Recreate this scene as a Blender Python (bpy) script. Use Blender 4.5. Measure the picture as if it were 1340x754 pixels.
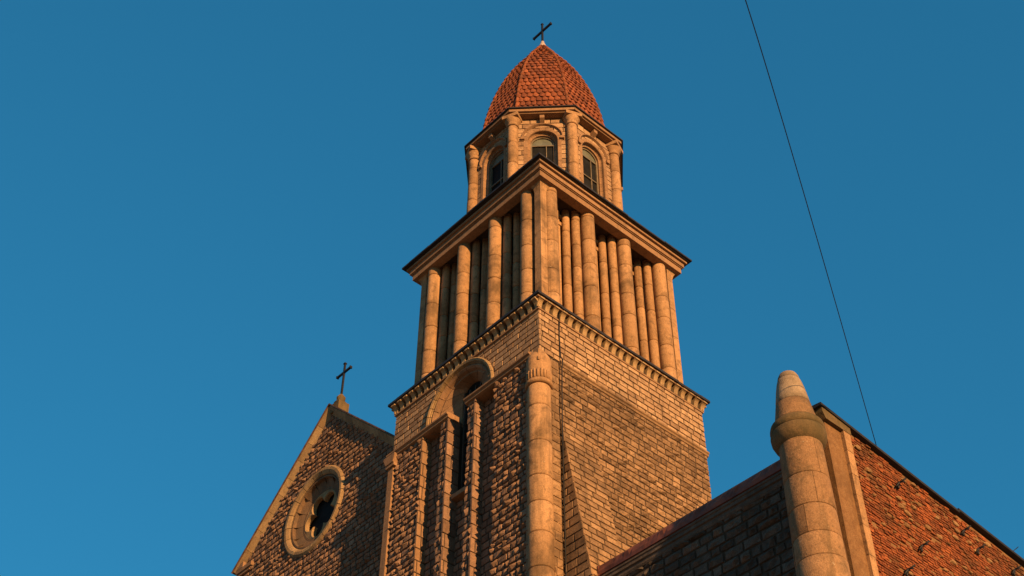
import bpy, math, random
from mathutils import Vector as V
R = math.radians
rnd = random.Random(7)
ZO = 42.0            # the tower is modelled about its dentil cornice; ground lies 42 m below it
scene = bpy.context.scene
for o in list(bpy.data.objects):
    bpy.data.objects.remove(o)

# ------------------------------------------------------------------ camera
cam = bpy.data.cameras.new('camera')
camo = bpy.data.objects.new('camera', cam)
scene.collection.objects.link(camo)
scene.camera = camo
cam.lens = 48.434
cam.sensor_width = 36
cam.clip_end = 3000
yaw, pitch, roll = R(138.3569), R(44.8577), R(0.4813)
Fw = V((math.cos(yaw)*math.cos(pitch), math.sin(yaw)*math.cos(pitch), math.sin(pitch)))
r0 = V((math.sin(yaw), -math.cos(yaw), 0))
u0 = r0.cross(Fw)
Rt = math.cos(roll)*r0 + math.sin(roll)*u0
Up = -math.sin(roll)*r0 + math.cos(roll)*u0
from mathutils import Matrix
camo.matrix_world = Matrix(((Rt.x, Up.x, -Fw.x, 34.55801), (Rt.y, Up.y, -Fw.y, -32.99363),
                            (Rt.z, Up.z, -Fw.z, -40.21219 + ZO), (0, 0, 0, 1)))

# ------------------------------------------------------------------ light
SUN_AZ, SUN_EL = -12.3, 13.0            # degrees, azimuth counted from +x
sd = V((math.cos(R(SUN_EL))*math.cos(R(SUN_AZ)), math.cos(R(SUN_EL))*math.sin(R(SUN_AZ)), math.sin(R(SUN_EL))))
world = bpy.data.worlds.new('World')
scene.world = world
world.use_nodes = True
wn = world.node_tree.nodes
wl = world.node_tree.links
bg = wn['Background']
sky = wn.new('ShaderNodeTexSky')
sky.sky_type = 'NISHITA'
sky.sun_disc = False
sky.sun_elevation = R(SUN_EL)
sky.sun_rotation = math.atan2(sd.x, sd.y)
sky.altitude = 100
sky.air_density = 1.0
sky.dust_density = 0.3
sky.ozone_density = 3.0
hs = wn.new('ShaderNodeHueSaturation')
hs.inputs['Hue'].default_value = 0.5
hs.inputs['Saturation'].default_value = 1.0
hs.inputs['Value'].default_value = 1.0
wl.new(sky.outputs[0], hs.inputs['Color'])
tint = wn.new('ShaderNodeMix')
tint.data_type = 'RGBA'
tint.blend_type = 'MULTIPLY'
tint.inputs[0].default_value = 1.0
tint.inputs[7].default_value = (0.168, 0.955, 1.31, 1)      # the clear teal of the photograph's sky
gm = wn.new('ShaderNodeGamma')
gm.inputs['Gamma'].default_value = 0.58
wl.new(hs.outputs[0], gm.inputs['Color'])
wl.new(gm.outputs[0], tint.inputs[6])
wl.new(tint.outputs[2], bg.inputs['Color'])
bg.inputs['Strength'].default_value = 0.088
sun = bpy.data.lights.new('sun', 'SUN')
sun.energy = 5.0
sun.angle = R(0.5)
sun.color = (1.0, 0.57, 0.23)
suno = bpy.data.objects.new('sun', sun)
scene.collection.objects.link(suno)
suno.location = (60, -20, 90)
suno.rotation_euler = sd.to_track_quat('Z', 'Y').to_euler()
scene.view_settings.view_transform = 'Standard'
scene.view_settings.look = 'None'
scene.view_settings.exposure = 1.06
scene.view_settings.gamma = 1.0
scene.view_settings.use_curve_mapping = False

# ------------------------------------------------------------------ materials
def nt(name):
    m = bpy.data.materials.new(name)
    m.use_nodes = True
    n = m.node_tree.nodes
    return m, n, m.node_tree.links, n['Principled BSDF']

def mixrgb(n, l, fac, a, b, mode='MIX'):
    x = n.new('ShaderNodeMix')
    x.data_type = 'RGBA'
    x.blend_type = mode
    for sock, val in ((0, fac), (6, a), (7, b)):
        if hasattr(val, 'links') or isinstance(val, bpy.types.NodeSocket):
            l.new(val, x.inputs[sock])
        elif sock == 0:
            x.inputs[0].default_value = val
        else:
            x.inputs[sock].default_value = (*val, 1)
    return x.outputs[2]

def ramp(n, l, src, lo, hi):
    x = n.new('ShaderNodeMapRange')
    x.interpolation_type = 'SMOOTHSTEP'
    l.new(src, x.inputs[0])
    x.inputs[1].default_value = lo
    x.inputs[2].default_value = hi
    return x.outputs[0]

def mul(n, l, a, b, op='MULTIPLY'):
    x = n.new('ShaderNodeMath')
    x.operation = op
    for i, v in enumerate((a, b)):
        if isinstance(v, bpy.types.NodeSocket):
            l.new(v, x.inputs[i])
        else:
            x.inputs[i].default_value = v
    return x.outputs[0]

def noise(n, l, pos, scale, detail=4, rough=0.55, dist=0.0):
    x = n.new('ShaderNodeTexNoise')
    l.new(pos, x.inputs['Vector'])
    x.inputs['Scale'].default_value = scale
    x.inputs['Detail'].default_value = detail
    x.inputs['Roughness'].default_value = rough
    x.inputs['Distortion'].default_value = dist
    return x.outputs['Fac']

KF = (0.70, 0.625, 0.54)
def stone(name, dark, light, soot=(0.09, 0.075, 0.06), soot_amt=0.5, lo=0.5, hi=0.75, fine=26, bump=0.35,
          band=None, speck=0.0):
    dark, light, soot = [tuple(c*k for c, k in zip(q, KF)) for q in (dark, light, soot)]
    m, n, l, b = nt(name)
    geo = n.new('ShaderNodeNewGeometry')
    pos = geo.outputs['Position']
    at = n.new('ShaderNodeAttribute')
    at.attribute_name = 'tint'
    n1 = noise(n, l, pos, 0.55, 5, 0.62, 0.4)
    n2 = noise(n, l, pos, 5.0, 5, 0.65)
    n3 = noise(n, l, pos, fine, 4, 0.7)
    t = mul(n, l, mul(n, l, at.outputs['Fac'], 0.72), mul(n, l, ramp(n, l, n2, 0.3, 0.7), 0.34), 'ADD')
    c = mixrgb(n, l, t, dark, light)
    g = ramp(n, l, n3, 0.34, 0.62)
    c = mixrgb(n, l, g, mixrgb(n, l, 0.42, c, (0.02, 0.014, 0.01)), c)     # open pores and pits
    s = mul(n, l, ramp(n, l, n1, lo, hi), soot_amt)
    c = mixrgb(n, l, s, c, soot)
    nm = noise(n, l, pos, 2.3, 6, 0.7, 0.6)
    c = mixrgb(n, l, mul(n, l, ramp(n, l, nm, 0.5, 0.68), soot_amt*0.75), c, soot)
    mp = n.new('ShaderNodeMapping')
    mp.inputs['Scale'].default_value = (2.6, 2.6, 0.16)
    l.new(pos, mp.inputs['Vector'])
    ns = noise(n, l, mp.outputs[0], 1.0, 4, 0.6, 0.2)
    c = mixrgb(n, l, mul(n, l, ramp(n, l, ns, 0.52, 0.70), soot_amt*0.6), c, soot)
    if band:                                   # a damp, lichen-dark course of stain at a height
        z0, z1, amt = band
        sx = n.new('ShaderNodeSeparateXYZ')
        l.new(pos, sx.inputs[0])
        wob = mul(n, l, mul(n, l, n1, -0.5, 'ADD'), 5.0)
        zz = mul(n, l, sx.outputs[2], wob, 'ADD')
        up = ramp(n, l, zz, z0 + ZO - 1.6, z0 + ZO + 0.6)
        dn = ramp(n, l, zz, z1 + ZO + 0.5, z1 + ZO - 0.3)
        f = mul(n, l, mul(n, l, up, dn), mul(n, l, ramp(n, l, n2, 0.25, 0.6), amt))
        c = mixrgb(n, l, f, c, soot)
    if speck:
        n4 = noise(n, l, pos, 11.0, 3, 0.6)
        c = mixrgb(n, l, mul(n, l, ramp(n, l, n4, 0.66, 0.74), speck), c, (0.5, 0.42, 0.3))
    l.new(c, b.inputs['Base Color'])
    b.inputs['Roughness'].default_value = 0.92
    b.inputs['Specular IOR Level'].default_value = 0.15
    bp = n.new('ShaderNodeBump')
    bp.inputs['Strength'].default_value = bump
    bp.inputs['Distance'].default_value = 0.04
    h = mul(n, l, n2, mul(n, l, n3, 0.5), 'ADD')
    l.new(h, bp.inputs['Height'])
    l.new(bp.outputs[0], b.inputs['Normal'])
    return m

def plain(name, col, rough=0.6, metal=0.0, var=0.35, scale=3.0, bump=0.1, spec=0.3):
    m, n, l, b = nt(name)
    geo = n.new('ShaderNodeNewGeometry')
    nz = noise(n, l, geo.outputs['Position'], scale, 5, 0.65, 0.3)
    c = mixrgb(n, l, ramp(n, l, nz, 0.3, 0.7), tuple(x*(1-var) for x in col), tuple(min(1, x*(1+var)) for x in col))
    l.new(c, b.inputs['Base Color'])
    b.inputs['Roughness'].default_value = rough
    b.inputs['Metallic'].default_value = metal
    b.inputs['Specular IOR Level'].default_value = spec
    bp = n.new('ShaderNodeBump')
    bp.inputs['Strength'].default_value = bump
    bp.inputs['Distance'].default_value = 0.05
    l.new(nz, bp.inputs['Height'])
    l.new(bp.outputs[0], b.inputs['Normal'])
    return m

M = {}
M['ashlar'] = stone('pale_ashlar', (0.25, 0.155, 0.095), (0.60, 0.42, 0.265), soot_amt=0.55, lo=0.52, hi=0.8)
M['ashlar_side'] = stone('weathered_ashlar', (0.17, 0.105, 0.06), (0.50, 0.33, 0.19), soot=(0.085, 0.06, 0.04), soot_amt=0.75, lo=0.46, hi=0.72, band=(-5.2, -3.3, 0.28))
M['rough'] = stone('rock_faced_stone', (0.15, 0.095, 0.07), (0.42, 0.27, 0.19), soot_amt=0.55, lo=0.45, hi=0.8, bump=0.6)
M['column'] = stone('column_stone', (0.33, 0.20, 0.105), (0.58, 0.365, 0.20), soot=(0.10, 0.07, 0.042), soot_amt=0.78, lo=0.48, hi=0.72, fine=30, bump=0.5, speck=0.35)
M['trim'] = stone('trim_stone', (0.27, 0.165, 0.095), (0.42, 0.265, 0.16), soot_amt=0.45, lo=0.5, hi=0.8, fine=30, bump=0.25)
M['arch'] = stone('arch_stone', (0.28, 0.19, 0.10), (0.5, 0.36, 0.2), soot_amt=0.5, lo=0.5, hi=0.8, fine=30, bump=0.25)
M['mossy'] = stone('mossy_stone', (0.13, 0.095, 0.05), (0.27, 0.19, 0.10), soot=(0.07, 0.065, 0.035), soot_amt=0.8, lo=0.4, hi=0.7)
M['palecap'] = stone('pale_cap_stone', (0.30, 0.24, 0.18), (0.50, 0.41, 0.31), soot_amt=0.5, lo=0.5, hi=0.8, fine=40, bump=0.5)
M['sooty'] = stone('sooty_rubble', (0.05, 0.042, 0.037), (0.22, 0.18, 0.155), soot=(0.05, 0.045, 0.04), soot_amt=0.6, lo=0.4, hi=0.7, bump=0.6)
M['brick'] = stone('red_brick', (0.13, 0.036, 0.015), (0.47, 0.15, 0.055), soot=(0.085, 0.045, 0.022), soot_amt=0.8, lo=0.44, hi=0.66, fine=18, bump=0.6)
M['mortar'] = stone('mortar', (0.05, 0.036, 0.026), (0.09, 0.065, 0.045), soot_amt=0.3)
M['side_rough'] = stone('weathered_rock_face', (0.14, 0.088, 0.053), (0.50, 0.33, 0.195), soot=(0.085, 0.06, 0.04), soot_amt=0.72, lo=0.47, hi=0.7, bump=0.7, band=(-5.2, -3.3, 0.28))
M['joint'] = stone('stained_joint', (0.15, 0.095, 0.055), (0.22, 0.14, 0.085), soot_amt=0.3)
M['turret'] = stone('turret_stone', (0.22, 0.13, 0.07), (0.46, 0.29, 0.165), soot=(0.09, 0.07, 0.04), soot_amt=0.75, lo=0.46, hi=0.7, fine=26, bump=0.6, speck=0.35)
M['brown'] = stone('brown_stone', (0.15, 0.095, 0.06), (0.30, 0.195, 0.12), soot_amt=0.7, lo=0.42, hi=0.7, fine=30, bump=0.4)
M['lime'] = stone('lime_mortar', (0.22, 0.12, 0.055), (0.46, 0.30, 0.16), soot=(0.12, 0.07, 0.035), soot_amt=0.6, lo=0.42, hi=0.7, bump=0.7)
M['tile'] = stone('terracotta_tile', (0.11, 0.032, 0.018), (0.43, 0.14, 0.062), soot=(0.07, 0.032, 0.022), soot_amt=0.8, lo=0.55, hi=0.8, fine=20, bump=0.3)
M['hip'] = stone('hip_tile', (0.17, 0.05, 0.024), (0.38, 0.13, 0.058), soot_amt=0.6, bump=0.3)
M['lead'] = plain('dark_roof_metal', (0.014, 0.012, 0.012), 0.6, 0.0)
M['copper'] = plain('brown_copper_sheet', (0.12, 0.04, 0.025), 0.55, 0.1, 0.5, 1.2, 0.35)
M['iron'] = plain('dark_iron', (0.008, 0.0075, 0.008), 0.6, 0.2, 0.2, 10)
M['glass'] = plain('dull_glass', (0.012, 0.012, 0.012), 0.6, 0.0, 0.3, 2.0, 0.05, 0.03)
M['paleglass'] = plain('pale_pane', (0.10, 0.10, 0.07), 0.35, 0.0, 0.2, 2.0, 0.05, 0.5)
M['frame'] = plain('weathered_frame', (0.12, 0.09, 0.055), 0.7)
M['louvre'] = plain('dark_timber', (0.05, 0.035, 0.025), 0.8)
M['white'] = plain('white_finial', (0.30, 0.23, 0.19), 0.6, 0, 0.15)
M['slate'] = plain('brown_roof_tile', (0.075, 0.04, 0.03), 0.85, 0, 0.5, 4, 0.4)
M['grass'] = plain('paved_ground', (0.30, 0.24, 0.18), 0.9, 0, 0.4, 0.4, 0.3)

# ------------------------------------------------------------------ mesh builder
class MB:
    def __init__(s):
        s.v = []; s.f = []; s.t = []; s.sm = []
    def add(s, verts, faces, tint=None, smooth=False):
        b = len(s.v)
        tt = rnd.random() if tint is None else tint
        s.v += [tuple(p) for p in verts]
        s.t += [tt]*len(verts)
        s.f += [tuple(i+b for i in f) for f in faces]
        s.sm += [smooth]*len(faces)
    def box(s, x0, x1, y0, y1, z0, z1, tint=None):
        if x0 > x1: x0, x1 = x1, x0
        if y0 > y1: y0, y1 = y1, y0
        if z0 > z1: z0, z1 = z1, z0
        s.add([(x0,y0,z0),(x1,y0,z0),(x1,y1,z0),(x0,y1,z0),(x0,y0,z1),(x1,y0,z1),(x1,y1,z1),(x0,y1,z1)],
              [(3,2,1,0),(4,5,6,7),(0,1,5,4),(1,2,6,5),(2,3,7,6),(3,0,4,7)], tint)
    def prism(s, poly, a, b, axis, tint=None):
        """poly of 2D points extruded along axis from a to b; axis 'y': (x,z); 'x': (y,z); 'z': (x,y)"""
        def P(p, c):
            return (p[0], c, p[1]) if axis == 'y' else ((c, p[0], p[1]) if axis == 'x' else (p[0], p[1], c))
        n = len(poly)
        vs = [P(p, a) for p in poly] + [P(p, b) for p in poly]
        s.add(vs, [tuple(range(n)), tuple(range(2*n-1, n-1, -1))] + [(i, i+n, (i+1) % n+n, (i+1) % n) for i in range(n)], tint)
    def lathe(s, cx, cy, prof, seg=24, tint=None, a0=0.0, a1=2*math.pi, smooth=True, cap=True, rot=0.0):
        full = abs(a1-a0-2*math.pi) < 1e-6
        k = seg if full else seg+1
        vs = []
        for r, z in prof:
            for i in range(k):
                a = a0 + (a1-a0)*i/seg + rot
                vs.append((cx+r*math.cos(a), cy+r*math.sin(a), z))
        fs = []
        for j in range(len(prof)-1):
            for i in range(seg):
                i2 = (i+1) % k
                fs.append((j*k+i, j*k+i2, (j+1)*k+i2, (j+1)*k+i))
        s.add(vs, fs, tint, smooth)
        if cap:
            n = len(prof)-1
            b = len(s.v)-len(vs)
            s.f.append(tuple(b+i for i in range(k-1, -1, -1))); s.sm.append(False)
            s.f.append(tuple(b+n*k+i for i in range(k))); s.sm.append(False)
    def drums(s, cx, cy, rb, rt, z0, z1, h=1.5, seg=22, jit=0.25):
        """a column shaft of stacked stone drums with fine joints"""
        z = z0
        h0 = h*(0.5+rnd.random()*0.5)
        while z < z1-0.01:
            zz = min(z1, z+h0)
            if z1-zz < 0.35: zz = z1
            ra = rb+(rt-rb)*(z-z0)/(z1-z0); rc = rb+(rt-rb)*(zz-z0)/(z1-z0)
            k = 1+(rnd.random()-0.5)*0.035
            ox, oy = (rnd.random()-0.5)*0.012, (rnd.random()-0.5)*0.012
            g = 0.016
            s.lathe(cx+ox, cy+oy, [(ra*k-0.06, z), (ra*k-0.02, z+g), (ra*k, z+g+0.035), (rc*k, zz-g-0.035), (rc*k-0.02, zz-g), (rc*k-0.06, zz)], seg, rnd.random())
            z = zz
            h0 = h*(1-jit+rnd.random()*2*jit)
    def tube(s, pts, r, seg=6, tint=0.5, caps=True):
        pts = [V(p) for p in pts]
        vs = []
        for i, p in enumerate(pts):
            d = (pts[min(i+1, len(pts)-1)]-pts[max(i-1, 0)]).normalized()
            a = d.cross(V((0.13, 0.21, 1.0)) if abs(d.z) < 0.95 else V((1, 0.2, 0))).normalized()
            b = d.cross(a)
            rr = r[i] if isinstance(r, (list, tuple)) else r
            for k in range(seg):
                t = 2*math.pi*k/seg
                vs.append(p+a*(rr*math.cos(t))+b*(rr*math.sin(t)))
        fs = []
        for i in range(len(pts)-1):
            for k in range(seg):
                k2 = (k+1) % seg
                fs.append((i*seg+k, i*seg+k2, (i+1)*seg+k2, (i+1)*seg+k))
        if caps:
            fs.append(tuple(range(seg-1, -1, -1)))
            fs.append(tuple((len(pts)-1)*seg+k for k in range(seg)))
        s.add(vs, fs, tint, True)
    def build(s, name, mat, parent=None):
        me = bpy.data.meshes.new(name)
        off = V((0, 0, ZO))
        if parent is not None:
            off = off - base_of(parent)
        me.from_pydata([(x+off.x, y+off.y, z+off.z) for x, y, z in s.v], [], s.f)
        me.materials.append(mat)
        at = me.attributes.new('tint', 'FLOAT', 'POINT')
        at.data.foreach_set('value', s.t)
        me.polygons.foreach_set('use_smooth', s.sm)
        me.update()
        # one consistent outward orientation
        import bmesh
        bm = bmesh.new(); bm.from_mesh(me)
        bmesh.ops.recalc_face_normals(bm, faces=bm.faces)
        bm.to_mesh(me); bm.free()
        o = bpy.data.objects.new(name, me)
        scene.collection.objects.link(o)
        if parent is not None:
            o.parent = parent
        return o

BASE = {}
def base_of(o):
    while o.parent is not None:
        o = o.parent
    return V(o.location)

def thing(name, label, cat, loc, group=None):
    o = bpy.data.objects.new(name, None)
    o.empty_display_size = 0.5
    scene.collection.objects.link(o)
    o.location = loc
    o['label'] = label
    o['category'] = cat
    if group: o['group'] = group
    return o

# -------------------------------------------------------------- masonry of real blocks
def masonry(mb, O, U, W, N, spans, v0, v1, ch, bl, depth, rough, gap=0.03, hole=None, vj=0.06, cham=0.02, inset=0.05):
    """courses of separate stones laid on the plane O + u*U + v*W, standing proud along N.
    spans(v) -> (u_min, u_max); hole(u, v) -> None when outside the opening, else the point moved to its rim"""
    O, U, W, N = V(O), V(U), V(W), V(N)
    v = v0
    while v < v1-0.05:
        h = ch*(1+(rnd.random()*2-1)*(0.2 if rough > 0.06 else vj))
        va, vb = v, min(v+h, v1)
        if v1-vb < ch*0.35: vb = v1
        v = vb
        a0, a1 = spans(va); b0, b1 = spans(vb)
        ua, ub = min(a0, b0), max(a1, b1)
        u = ua - rnd.random()*bl[0]
        while u < ub:
            L = bl[0]+rnd.random()*(bl[1]-bl[0])
            p0, p1 = u+gap/2, u+L-gap/2
            u += L
            if ub-u < bl[0]*0.4: p1 = ub; u = ub
            q0, q1 = va+gap/2, vb-gap/2
            def cl(uu, vv):
                s0, s1 = spans(vv)
                return min(max(uu, s0), s1)
            cs = [(cl(p0, q0), q0), (cl(p1, q0), q0), (cl(p1, q1), q1), (cl(p0, q1), q1)]
            if max(cs[1][0]-cs[0][0], cs[2][0]-cs[3][0]) < 0.06: continue
            if hole and all(hole(*c) for c in cs): continue
            nu, nv = (max(2, int((p1-p0)/rnd.choice((0.12, 0.16, 0.2)))), rnd.choice((2, 2, 3))) if rough > 0.02 else (1, 1)
            if hole and any(hole(*c) for c in cs) and rough <= 0.02: nu, nv = 4, 3
            d = depth*(1+(rnd.random()-0.5)*(0.9 if rough > 0.02 else 0.35))
            tilt_u, tilt_v = (rnd.random()-0.5)*rough*1.1, (rnd.random()-0.5)*rough*1.1
            P = []; idx = {}
            for j in range(nv+1):
                for i in range(nu+1):
                    uu = p0+(p1-p0)*i/nu; vv = q0+(q1-q0)*j/nv
                    edge = i in (0, nu) or j in (0, nv)
                    if rough > 0.02 and not edge:
                        uu += (rnd.random()-0.5)*0.4*(p1-p0)/nu; vv += (rnd.random()-0.5)*0.4*(q1-q0)/nv
                    if rough > 0.02 and edge:
                        uu += (rnd.random()-0.5)*0.025; vv += (rnd.random()-0.5)*0.025
                    c_ = cham if edge else 0
                    uu += c_ if i == 0 else (-c_ if i == nu else 0)
                    vv += c_ if j == 0 else (-c_ if j == nv else 0)
                    uu = cl(uu, min(max(vv, va), vb))
                    if hole:
                        hh = hole(uu, vv)
                        if hh: uu, vv = hh
                    if rough > 0.02:
                        hgt = d*0.35+rnd.random()*rough*0.25 if edge else d+(rnd.random()-0.45)*rough + tilt_u*(i/nu-0.5)*2+tilt_v*(j/nv-0.5)*2
                        hgt = max(hgt, 0.004)
                    else:
                        hgt = d
                    idx[i, j] = len(P)
                    P.append(O+U*uu+W*vv+N*hgt)
            F = []
            for j in range(nv):
                for i in range(nu):
                    F.append((idx[i, j], idx[i+1, j], idx[i+1, j+1], idx[i, j+1]))
            ring = [(i, 0) for i in range(nu)] + [(nu, j) for j in range(nv)] + [(i, nv) for i in range(nu, 0, -1)] + [(0, j) for j in range(nv, 0, -1)]
            bidx = []
            for (i, j) in ring:
                uu = p0+(p1-p0)*i/nu; vv = q0+(q1-q0)*j/nv
                uu = cl(uu, min(max(vv, va), vb))
                if hole:
                    hh = hole(uu, vv)
                    if hh: uu, vv = hh
                bidx.append(len(P))
                P.append(O+U*uu+W*vv-N*inset)
            n = len(ring)
            for k in range(n):
                F.append((idx[ring[k]], bidx[k], bidx[(k+1) % n], idx[ring[(k+1) % n]]))
            mb.add(P, F, min(1, max(0, rnd.gauss(0.5, 0.28))))

def arch_hole(cx, cz, r, zb):
    """opening with a round head: centre (cx, cz), radius r, down to zb"""
    def f(u, v):
        if v < zb or abs(u-cx) >= r: return None
        if v <= cz:
            return (cx+(r if u > cx else -r), v)
        d = math.hypot(u-cx, v-cz)
        if d >= r: return None
        if d < 1e-4: return (cx, cz+r)
        return (cx+(u-cx)*r/d, cz+(v-cz)*r/d)
    return f

def circle_hole(cx, cz, r):
    def f(u, v):
        d = math.hypot(u-cx, v-cz)
        if d >= r: return None
        if d < 1e-4: return (cx, cz+r)
        return (cx+(u-cx)*r/d, cz+(v-cz)*r/d)
    return f

def holed_face(mb, O, U, W, u0, u1, v0, v1, cx, cz, r, zb, tint=0.5, n=20):
    """flat backing sheet with a round-headed opening"""
    O, U, W = V(O), V(U), V(W)
    P = lambda u, v: O+U*u+W*v
    q = lambda a, b, c, d: mb.add([P(*a), P(*b), P(*c), P(*d)], [(0, 1, 2, 3)], tint)
    q((u0, v0), (cx-r, v0), (cx-r, v1), (u0, v1))
    q((cx+r, v0), (u1, v0), (u1, v1), (cx+r, v1))
    if zb > v0: q((cx-r, v0), (cx+r, v0), (cx+r, zb), (cx-r, zb))
    for i in range(n):
        a, b = math.pi*(1-i/n), math.pi*(1-(i+1)/n)
        pa, pb = (cx+r*math.cos(a), cz+r*math.sin(a)), (cx+r*math.cos(b), cz+r*math.sin(b))
        q(pa, pb, (pb[0], v1), (pa[0], v1))

def voussoirs(mb, O, U, W, N, cx, cz, prof, a0, a1, n, gap=0.012, sub=4, legs=0.0):
    """ring of wedge stones; prof = [(r, height)] section swept about (cx, cz); legs: straight run below the springing"""
    O, U, W, N = V(O), V(U), V(W), V(N)
    for k in range(n):
        A, B = a0+(a1-a0)*k/n+gap, a0+(a1-a0)*(k+1)/n-gap
        P = []
        for i in range(sub+1):
            a = A+(B-A)*i/sub
            for q_ in prof:
                r, h = q_[0], q_[1]
                P.append(O+U*(cx+r*math.cos(a))+W*(cz+(q_[2] if len(q_) > 2 else 0)+r*math.sin(a))+N*h)
        m = len(prof)
        F = [(i*m+j, i*m+j+1, (i+1)*m+j+1, (i+1)*m+j) for i in range(sub) for j in range(m-1)]
        F += [tuple(range(m)), tuple(sub*m+j for j in range(m-1, -1, -1))]
        mb.add(P, F, None)
    if legs:
        for sgn in (-1, 1):
            zz = 0.0
            while zz < legs-0.02:
                h = min(0.55, legs-zz)
                P = []
                for z in (cz-zz-0.006, cz-zz-h+0.006):
                    for r, hh in prof:
                        P.append(O+U*(cx+sgn*r)+W*z+N*hh)
                m = len(prof)
                mb.add(P, [(j, j+1, m+j+1, m+j) for j in range(m-1)] + [tuple(range(m)), tuple(range(2*m-1, m-1, -1))], None)
                zz += h

X, Y, Z = V((1, 0, 0)), V((0, 1, 0)), V((0, 0, 1))
GZ = -ZO

# =================================================================== ground
g = MB()
g.add([(-900, -900, GZ), (900, -900, GZ), (900, 900, GZ), (-900, 900, GZ)], [(0, 1, 2, 3)], 0.5)
go = g.build('ground', M['grass'])
go['kind'] = 'structure'

# =================================================================== church tower
tower = thing('church_tower', 'tall square stone bell tower with colonnaded belfry, octagonal lantern and red tiled dome', 'tower', (0, 0, 0))
AX, AY = 4.66, 4.94                                   # mortar planes of the shaft
CX = -0.2                                             # axis of the front window bay
# ---- solid core
c = MB()
c.box(-AX, AX, -4.15, AY, GZ, -0.14)
c.box(-AX, -2.5, -5.0, -4.1, GZ, -3.05)
c.box(2.1, 4.1, -5.0, -4.1, GZ, -3.05)
c.box(-2.6, -0.85, -4.56, -4.1, GZ, -3.05)
c.box(0.45, 2.2, -4.56, -4.1, GZ, -3.05)
c.box(-1.32, -0.82, -5.0, -4.4, GZ, -3.05)
c.box(0.42, 0.92, -5.0, -4.4, GZ, -3.05)
c.box(-0.9, 0.5, -4.42, -4.1, GZ, -7.0)
c.box(4.0, AX-0.002, -4.5, -4.1, GZ, -3.05)
holed_face(c, (0, -4.9, 0), X, Z, -AX, AX, -3.05, -0.14, CX, -2.75, 1.87, -3.05)
c.add([(AX, -4.9, -3.05), (AX, -4.1, -3.05), (AX, -4.1, -0.14), (AX, -4.9, -0.14)], [(0, 1, 2, 3)], 0.5)
c.add([(-AX, -4.9, -3.05), (-AX, -4.1, -3.05), (-AX, -4.1, -0.14), (-AX, -4.9, -0.14)], [(0, 1, 2, 3)], 0.5)
c.build('shaft', M['mortar'], tower)
# ---- smooth ashlar frieze above the string course
f = MB()
masonry(f, (0, -4.9, 0), X, Z, -Y, lambda v: (-AX-0.06, AX+0.06), -2.95, -0.66, 0.29, (0.35, 0.75), 0.06, 0.0, gap=0.026, hole=arch_hole(CX, -2.75, 1.95, -3.3))
f.build('ashlar_frieze', M['ashlar'], tower)
f = MB()
masonry(f, (AX, 0, 0), Y, Z, X, lambda v: (-4.95, AY+0.04), -2.95, -0.66, 0.29, (0.35, 0.75), 0.06, 0.0, gap=0.024)
f.build('ashlar_frieze', M['ashlar'], tower)
# ---- rough walls of the right hand side
f = MB()
def sp_side(v): return (-3.92, AY+0.05)
masonry(f, (AX, 0, 0), Y, Z, X, sp_side, -41.9, -3.12, 0.285, (0.3, 0.68), 0.075, 0.075, gap=0.026)
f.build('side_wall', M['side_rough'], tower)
f = MB()
masonry(f, (AX+0.1, 0, 0), Y, Z, X, lambda v: (-4.42, -3.98), -41.9, -3.12, 0.38, (0.44, 0.46), 0.06, 0.05, gap=0.035)
f.box(AX-0.2, AX+0.1, -4.42, -3.98, GZ, -3.12)
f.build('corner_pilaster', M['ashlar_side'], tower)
# ---- rock faced front panels, recesses and pilasters
f = MB()
masonry(f, (0, -5.0, 0), X, Z, -Y, lambda v: (-4.28, -2.5), -41.9, -3.12, 0.285, (0.27, 0.52), 0.10, 0.115, gap=0.045)
f.build('rock_faced_panel', M['rough'], tower)
f = MB()
masonry(f, (0, -5.0, 0), X, Z, -Y, lambda v: (2.1, 4.1), -41.9, -3.12, 0.285, (0.27, 0.52), 0.10, 0.115, gap=0.045)
f.build('rock_faced_panel', M['rough'], tower)
for a, b in ((-2.46, -1.34), (0.94, 2.06)):
    f = MB()
    masonry(f, (0, -4.56, 0), X, Z, -Y, lambda v: (a, b), -41.9, -3.12, 0.34, (0.4, 0.6), 0.05, 0.05, gap=0.04)
    f.build('recess_wall', M['rough'], tower)
f = MB()
masonry(f, (0, -4.42, 0), X, Z, -Y, lambda v: (-0.8, 0.4), -41.9, -7.25, 0.34, (0.4, 0.6), 0.05, 0.05, gap=0.04)
f.build('recess_wall', M['rough'], tower)
for a, b in ((-1.32, -0.82), (0.42, 0.92)):
    f = MB()
    masonry(f, (0, -5.0, 0), X, Z, -Y, lambda v: (a, b-0.02), -41.9, -3.12, 0.36, (0.2, 0.5), 0.07, 0.08, gap=0.03)
    masonry(f, (b, 0, 0), Y, Z, X, lambda v: (-5.09, -4.4), -41.9, -3.12, 0.62, (0.62, 0.64), 0.03, 0.0, gap=0.02)
    f.build('pilaster', M['rough'], tower)
f = MB()                                              # dressed reveals of the panels
masonry(f, (-2.5, 0, 0), Y, Z, X, lambda v: (-5.09, -4.56), -41.9, -3.12, 0.6, (0.4, 0.42), 0.03, 0.0, gap=0.02)
f.build('panel_reveal', M['trim'], tower)
f = MB()
masonry(f, (4.1, 0, 0), Y, Z, X, lambda v: (-5.09, -4.5), -41.9, -3.12, 0.6, (0.5, 0.52), 0.03, 0.0, gap=0.02)
f.build('panel_reveal', M['trim'], tower)
f = MB()                                              # thin pilaster with a capital at the far left corner
f.box(-AX-0.1, -4.42, -5.12, -4.6, GZ, -3.75)
f.box(-AX-0.16, -4.26, -5.22, -4.6, -3.75, -3.6)
f.prism([(-4.28, -3.6), (-AX-0.12, -3.6), (-AX-0.3, -3.25), (-AX-0.3, -3.14), (-4.2, -3.14), (-4.2, -3.25)], -5.27, -4.6, 'y')
f.build('corner_pilaster', M['trim'], tower)
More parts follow.
